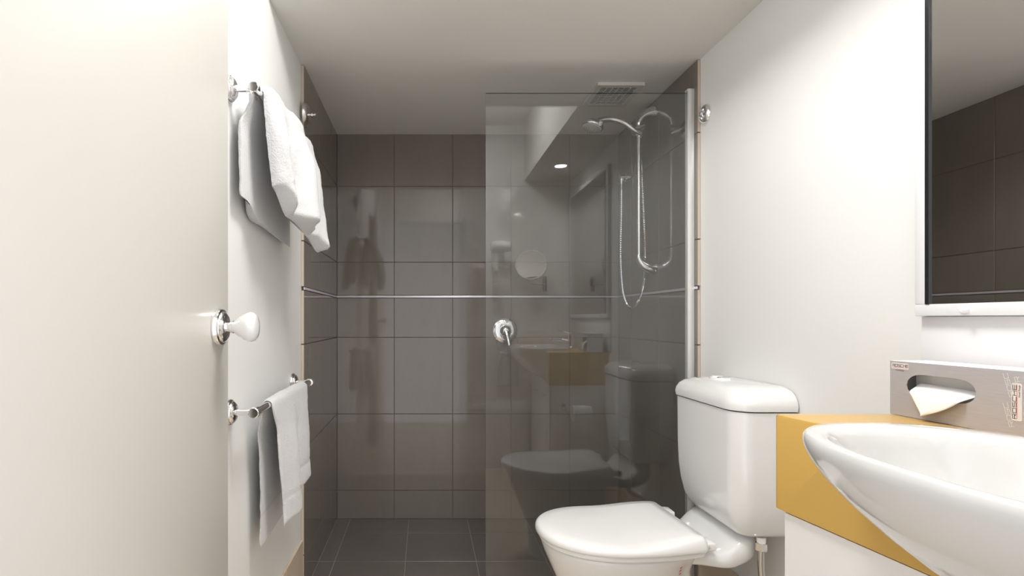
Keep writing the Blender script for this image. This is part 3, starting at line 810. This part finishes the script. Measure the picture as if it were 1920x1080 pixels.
# tissue pulled through the slot
tis = MB(); N1, N2 = 18, 18; vs = []
A_, B_, C_ = (0.037, 0.066), (0.157, 0.062), (0.080, 0.010)
for i in range(N1+1):
    f = i/N1
    for j in range(N2+1):
        g = j/N2
        la = A_[0]+(C_[0]-A_[0])*f; lz = A_[1]+(C_[1]-A_[1])*f**0.95
        ra = B_[0]+(C_[0]-B_[0])*f; rz = B_[1]+(C_[1]-B_[1])*f**1.0
        bow = 0.010*math.sin(PI*f)
        aa = la+(ra-la)*g + bow*g*0.4; zz = lz+(rz-lz)*g - bow*g*0.55
        out_ = -0.022 + 0.029*sm(0, 0.3, f) + 0.003*math.sin(PI*g) + 0.010*f
        vs.append(bp(aa, zz, out_))
tis.add(vs, [(i*(N2+1)+j, i*(N2+1)+j+1, (i+1)*(N2+1)+j+1, (i+1)*(N2+1)+j) for i in range(N1) for j in range(N2)])
o = tis.build('pulled_tissue', 'tissue', tb)
md = o.modifiers.new('solid', 'SOLIDIFY'); md.thickness = 0.0006

GLY = {'R': [[(0, 0), (0, 1), (1, 1), (1, .45), (0, .45)], [(.55, .45), (1, 0)]], 'O': [[(0, 0), (0, 1), (1, 1), (1, 0), (0, 0)]],
       'S': [[(0, 0), (1, 0), (1, .5), (0, .5), (0, 1), (1, 1)]], 'C': [[(1, 0), (0, 0), (0, 1), (1, 1)]],
       'H': [[(0, 0), (0, 1)], [(1, 0), (1, 1)], [(0, .5), (1, .5)]], 'E': [[(1, 0), (0, 0), (0, 1), (1, 1)], [(0, .5), (1, .5)]]}
def lettering(word, a0, z0, ang, w, h, gap, st_, out, m_, name, parent):
    """square stroke letters on the printed face; ang is the reading direction"""
    mb = MB(); ca, sa = math.cos(ang), math.sin(ang)
    def P(x, y): return bp(a0+x*ca-y*sa, z0+x*sa+y*ca, out)
    x = 0
    for ch_ in word:
        for pl in GLY[ch_]:
            for (xa, ya_), (xb, yb_) in zip(pl[:-1], pl[1:]):
                p, q_ = Vector((x+xa*w, ya_*h)), Vector((x+xb*w, yb_*h))
                d = (q_-p).normalized()*st_/2; n_ = Vector((-d.y, d.x))
                cs = [p-d+n_, q_+d+n_, q_+d-n_, p-d-n_]
                mb.add([P(c_.x, c_.y) for c_ in cs], [(0, 1, 2, 3)])
        x += w+gap
    return mb.build(name, m_, parent, smooth=0, flip_fix=False)
def plate(a0, a1, z0, z1, out, m_, name, parent, r=0.003):
    pl = rrect(a0, a1, z0, z1, r, 5)
    return MB().rings([[bp(a, z, 0.0001) for a, z in pl], [bp(a, z, out) for a, z in pl]]).build(name, m_, parent, smooth=0)
def small_text(body, a0, z0, ang, size, out, m_, name, parent):
    cu = bpy.data.curves.new(name, 'FONT'); cu.body = body; cu.size = size
    tmp = bpy.data.objects.new('tmp_text', cu); COL.objects.link(tmp)
    dg = bpy.context.evaluated_depsgraph_get(); me0 = tmp.evaluated_get(dg).to_mesh()
    ca, sa = math.cos(ang), math.sin(ang)
    vs = [bp(a0+v.co.x*ca-v.co.y*sa, z0+v.co.x*sa+v.co.y*ca, out) for v in me0.vertices]
    fs = [tuple(p.vertices) for p in me0.polygons]
    bpy.data.objects.remove(tmp); bpy.data.curves.remove(cu)
    return MB().add(vs, fs).build(name, m_, parent, smooth=0, flip_fix=False)
lb = plate(0.2108, 0.2252, 0.026, 0.087, 0.0004, 'label', 'brand_label', tb)
lettering('ROSCHE', 0.2172, 0.0295, PI/2, 0.0072, 0.0048, 0.00215, 0.0008, 0.0006, 'ink', 'label_lettering', lb)
MB().add([bp(0.2180, 0.0295, .0006), bp(0.2187, 0.0295, .0006), bp(0.2187, 0.0845, .0006), bp(0.2180, 0.0845, .0006)], [(0, 1, 2, 3)]).build('label_line', 'red', lb, smooth=0)
small_text('Hotel Range', 0.2228, 0.064, PI/2, 0.0040, 0.0006, 'ink', 'label_small_print', lb)
lb2 = plate(0.0032, 0.0385, 0.0912, 0.1032, 0.0003, 'label', 'corner_label', tb, 0.002)
lettering('ROSCHE', 0.0062, 0.0957, 0, 0.0040, 0.0046, 0.0015, 0.0008, 0.0005, 'ink', 'corner_lettering', lb2)
MB().add([bp(0.006, 0.0938, .0005), bp(0.036, 0.0938, .0005), bp(0.036, 0.0944, .0005), bp(0.006, 0.0944, .0005)], [(0, 1, 2, 3)]).build('corner_line', 'red', lb2, smooth=0)
small_text('Hotel Range', 0.012, 0.0878, 0, 0.0034, 0.0003, 'ink', 'corner_small_print', tb)
for a0, z0, an in ((0.2140, 0.0165, 1.82), (0.2140, 0.0650, 1.82), (0.2225, 0.0900, 1.82)):
    lettering('ROSCHE'[: 4 if z0 < 0.08 else 1], a0, z0-0.0, an, 0.0078, 0.0062, 0.0022, 0.0008, 0.0003, 'ghost', 'pale_lettering', tb)

# ------------------------------------------------------------------ toilet paper on the end of the vanity
px_, py_, pz_ = 0.875, VP[0][1]+0.062, 0.54
t = thing('toilet_roll', (px_, py_, pz_), 'white toilet paper roll hanging on the end of the vanity cabinet', 'toilet paper')
MB().rings([[(px_+dx, py_+r_*math.cos(a), pz_+r_*math.sin(a)) for a in [2*PI*k/32 for k in range(32)]] for dx, r_ in ((-0.05, 0.019), (-0.05, 0.046), (-0.048, 0.048), (0.048, 0.048), (0.05, 0.046), (0.05, 0.019), (-0.05, 0.019))], 0, False, False).build('paper_roll', 'tissue', t)
MB().box(px_-0.05, px_+0.05, py_+0.0465, py_+0.048, pz_-0.10, pz_).build('loose_sheet', 'tissue', t, smooth=0)
t = thing('toilet_roll_holder', (px_-0.075, VP[0][1], pz_+0.03), 'chrome toilet roll holder fixed to the end of the vanity', 'roll holder')
MB().lathe([(0.022, 0.0), (0.022, 0.004), (0.014, 0.010)], (px_-0.075, VP[0][1]-0.0038, pz_+0.03), (0, 1, 0), n=22).build('rosette', 'chrome', t)
MB().tube(catmull([(px_-0.075, VP[0][1]+0.004, pz_+0.03), (px_-0.075, VP[0][1]+0.045, pz_+0.025), (px_-0.073, py_, pz_+0.004), (px_-0.05, py_, pz_), (px_+0.06, py_, pz_)], 6), 0.006, 12).build('arm', 'chrome', t)

# ------------------------------------------------------------------ things on the doorway wall (seen mirrored in the glass)
# magnifying mirror
mz, mx_, my_ = 1.445, 0.735, YF+0.13
t = thing('shaving_mirror', (0.855, YF, 1.32), 'round chrome magnifying mirror on a wall arm', 'mirror')
MB().box(0.842, 0.872, YF+0.0004, YF+0.012, 1.265, 1.375, bevel=0.003).build('wall_plate', 'chrome', t)
MB().tube([(0.857, YF+0.012, 1.318), (0.857, YF+0.03, 1.318), (0.735, my_-0.02, 1.318), (0.735, my_, 1.318)], 0.007, 12).build('arm', 'chrome', t)
MB().tube([(mx_, my_, 1.312), (mx_, my_, 1.346)], 0.009, 12).build('pivot', 'chrome', t)
maxis = Vector((-0.19, 0.96, 0.22))
MB().lathe([(0.098, -0.006), (0.106, -0.008), (0.110, 0.0), (0.106, 0.008), (0.099, 0.0075)], (mx_, my_, mz), maxis, n=48, cap0=False, cap1=False).build('rim', 'chrome', t)
MB().lathe([(0.0, -0.0045), (0.100, -0.0045), (0.100, 0.0045), (0.0, 0.0045)], (mx_, my_, mz), maxis, n=48).build('mirror_disc', 'mirror', t)
# hair dryer on its holder
hx, hz2 = 0.52, 1.545
t = thing('hair_dryer', (hx, YF, hz2), 'white wall mounted hair dryer with coiled cord', 'hair dryer')
MB().box(hx-0.045, hx+0.045, YF+0.0004, YF+0.05, hz2-0.11, hz2+0.02, bevel=0.012, seg=3).build('holder', 'plastic', t)
MB().lathe([(0.030, -0.06), (0.042, -0.05), (0.046, -0.02), (0.044, 0.02), (0.034, 0.07), (0.032, 0.085), (0.028, 0.085)], (hx, YF+0.10, hz2+0.03), (0.95, 0.3, 0), n=28).build('dryer_body', 'plastic', t)
MB().lathe([(0.0, 0.080), (0.0285, 0.0815)], (hx, YF+0.10, hz2+0.03), (0.95, 0.3, 0), n=28).build('nozzle_grille', 'rubber', t)
MB().tube(catmull([(hx-0.02, YF+0.095, hz2), (hx-0.022, YF+0.085, hz2-0.06), (hx-0.02, YF+0.075, hz2-0.13)], 6), 0.017, 14).build('handle', 'plastic', t)
cord = []
for k in range(330):
    f = k/329; a = f*2*PI*22
    cord.append((hx-0.02+0.02*math.cos(a)*min(1, f*8), YF+0.045+0.018*math.sin(a)*min(1, f*8), hz2-0.13-0.22*f))
MB().tube(cord, 0.0035, 6).build('coiled_cord', 'greyplastic', t)
# towel ring with face cloth
rx_, rz_ = 0.585, 0.895
t = thing('towel_ring', (rx_, YF, rz_+0.07), 'chrome towel ring on the doorway wall', 'towel ring')
MB().lathe([(0.026, 0.0004), (0.026, 0.006), (0.012, 0.014), (0.010, 0.04)], (rx_, YF, rz_+0.075), (0, 1, 0), n=24).build('rosette', 'chrome', t)
MB().tube([(rx_+0.075*math.sin(2*PI*k/40), YF+0.036, rz_+0.075*math.cos(2*PI*k/40)) for k in range(41)], 0.005, 10).build('ring', 'chrome', t)
t = thing('face_cloth', (rx_, YF+0.036, 0.60), 'small white face cloth hanging in the towel ring', 'towel')
rs = []
for k in range(25):
    f = k/24; z = rz_-0.058 - 0.245*f
    hw = 0.052+0.028*sm(0, 0.6, f); th = 0.020-0.004*f
    if k in (0, 24): th *= 0.5
    loop = []
    for j in range(40):
        a = 2*PI*j/40; c, s = math.cos(a), math.sin(a)
        loop.append((rx_+hw*math.copysign(abs(c)**0.8, c), YF+0.036+th*math.copysign(abs(s)**0.6, s)*(1+0.25*math.cos(c*7)), z))
    rs.append(loop)
MB().rings(rs).build('cloth', 'towel', t, smooth=70)

for o in scene.objects:
    if '_wl' in o: del o['_wl']
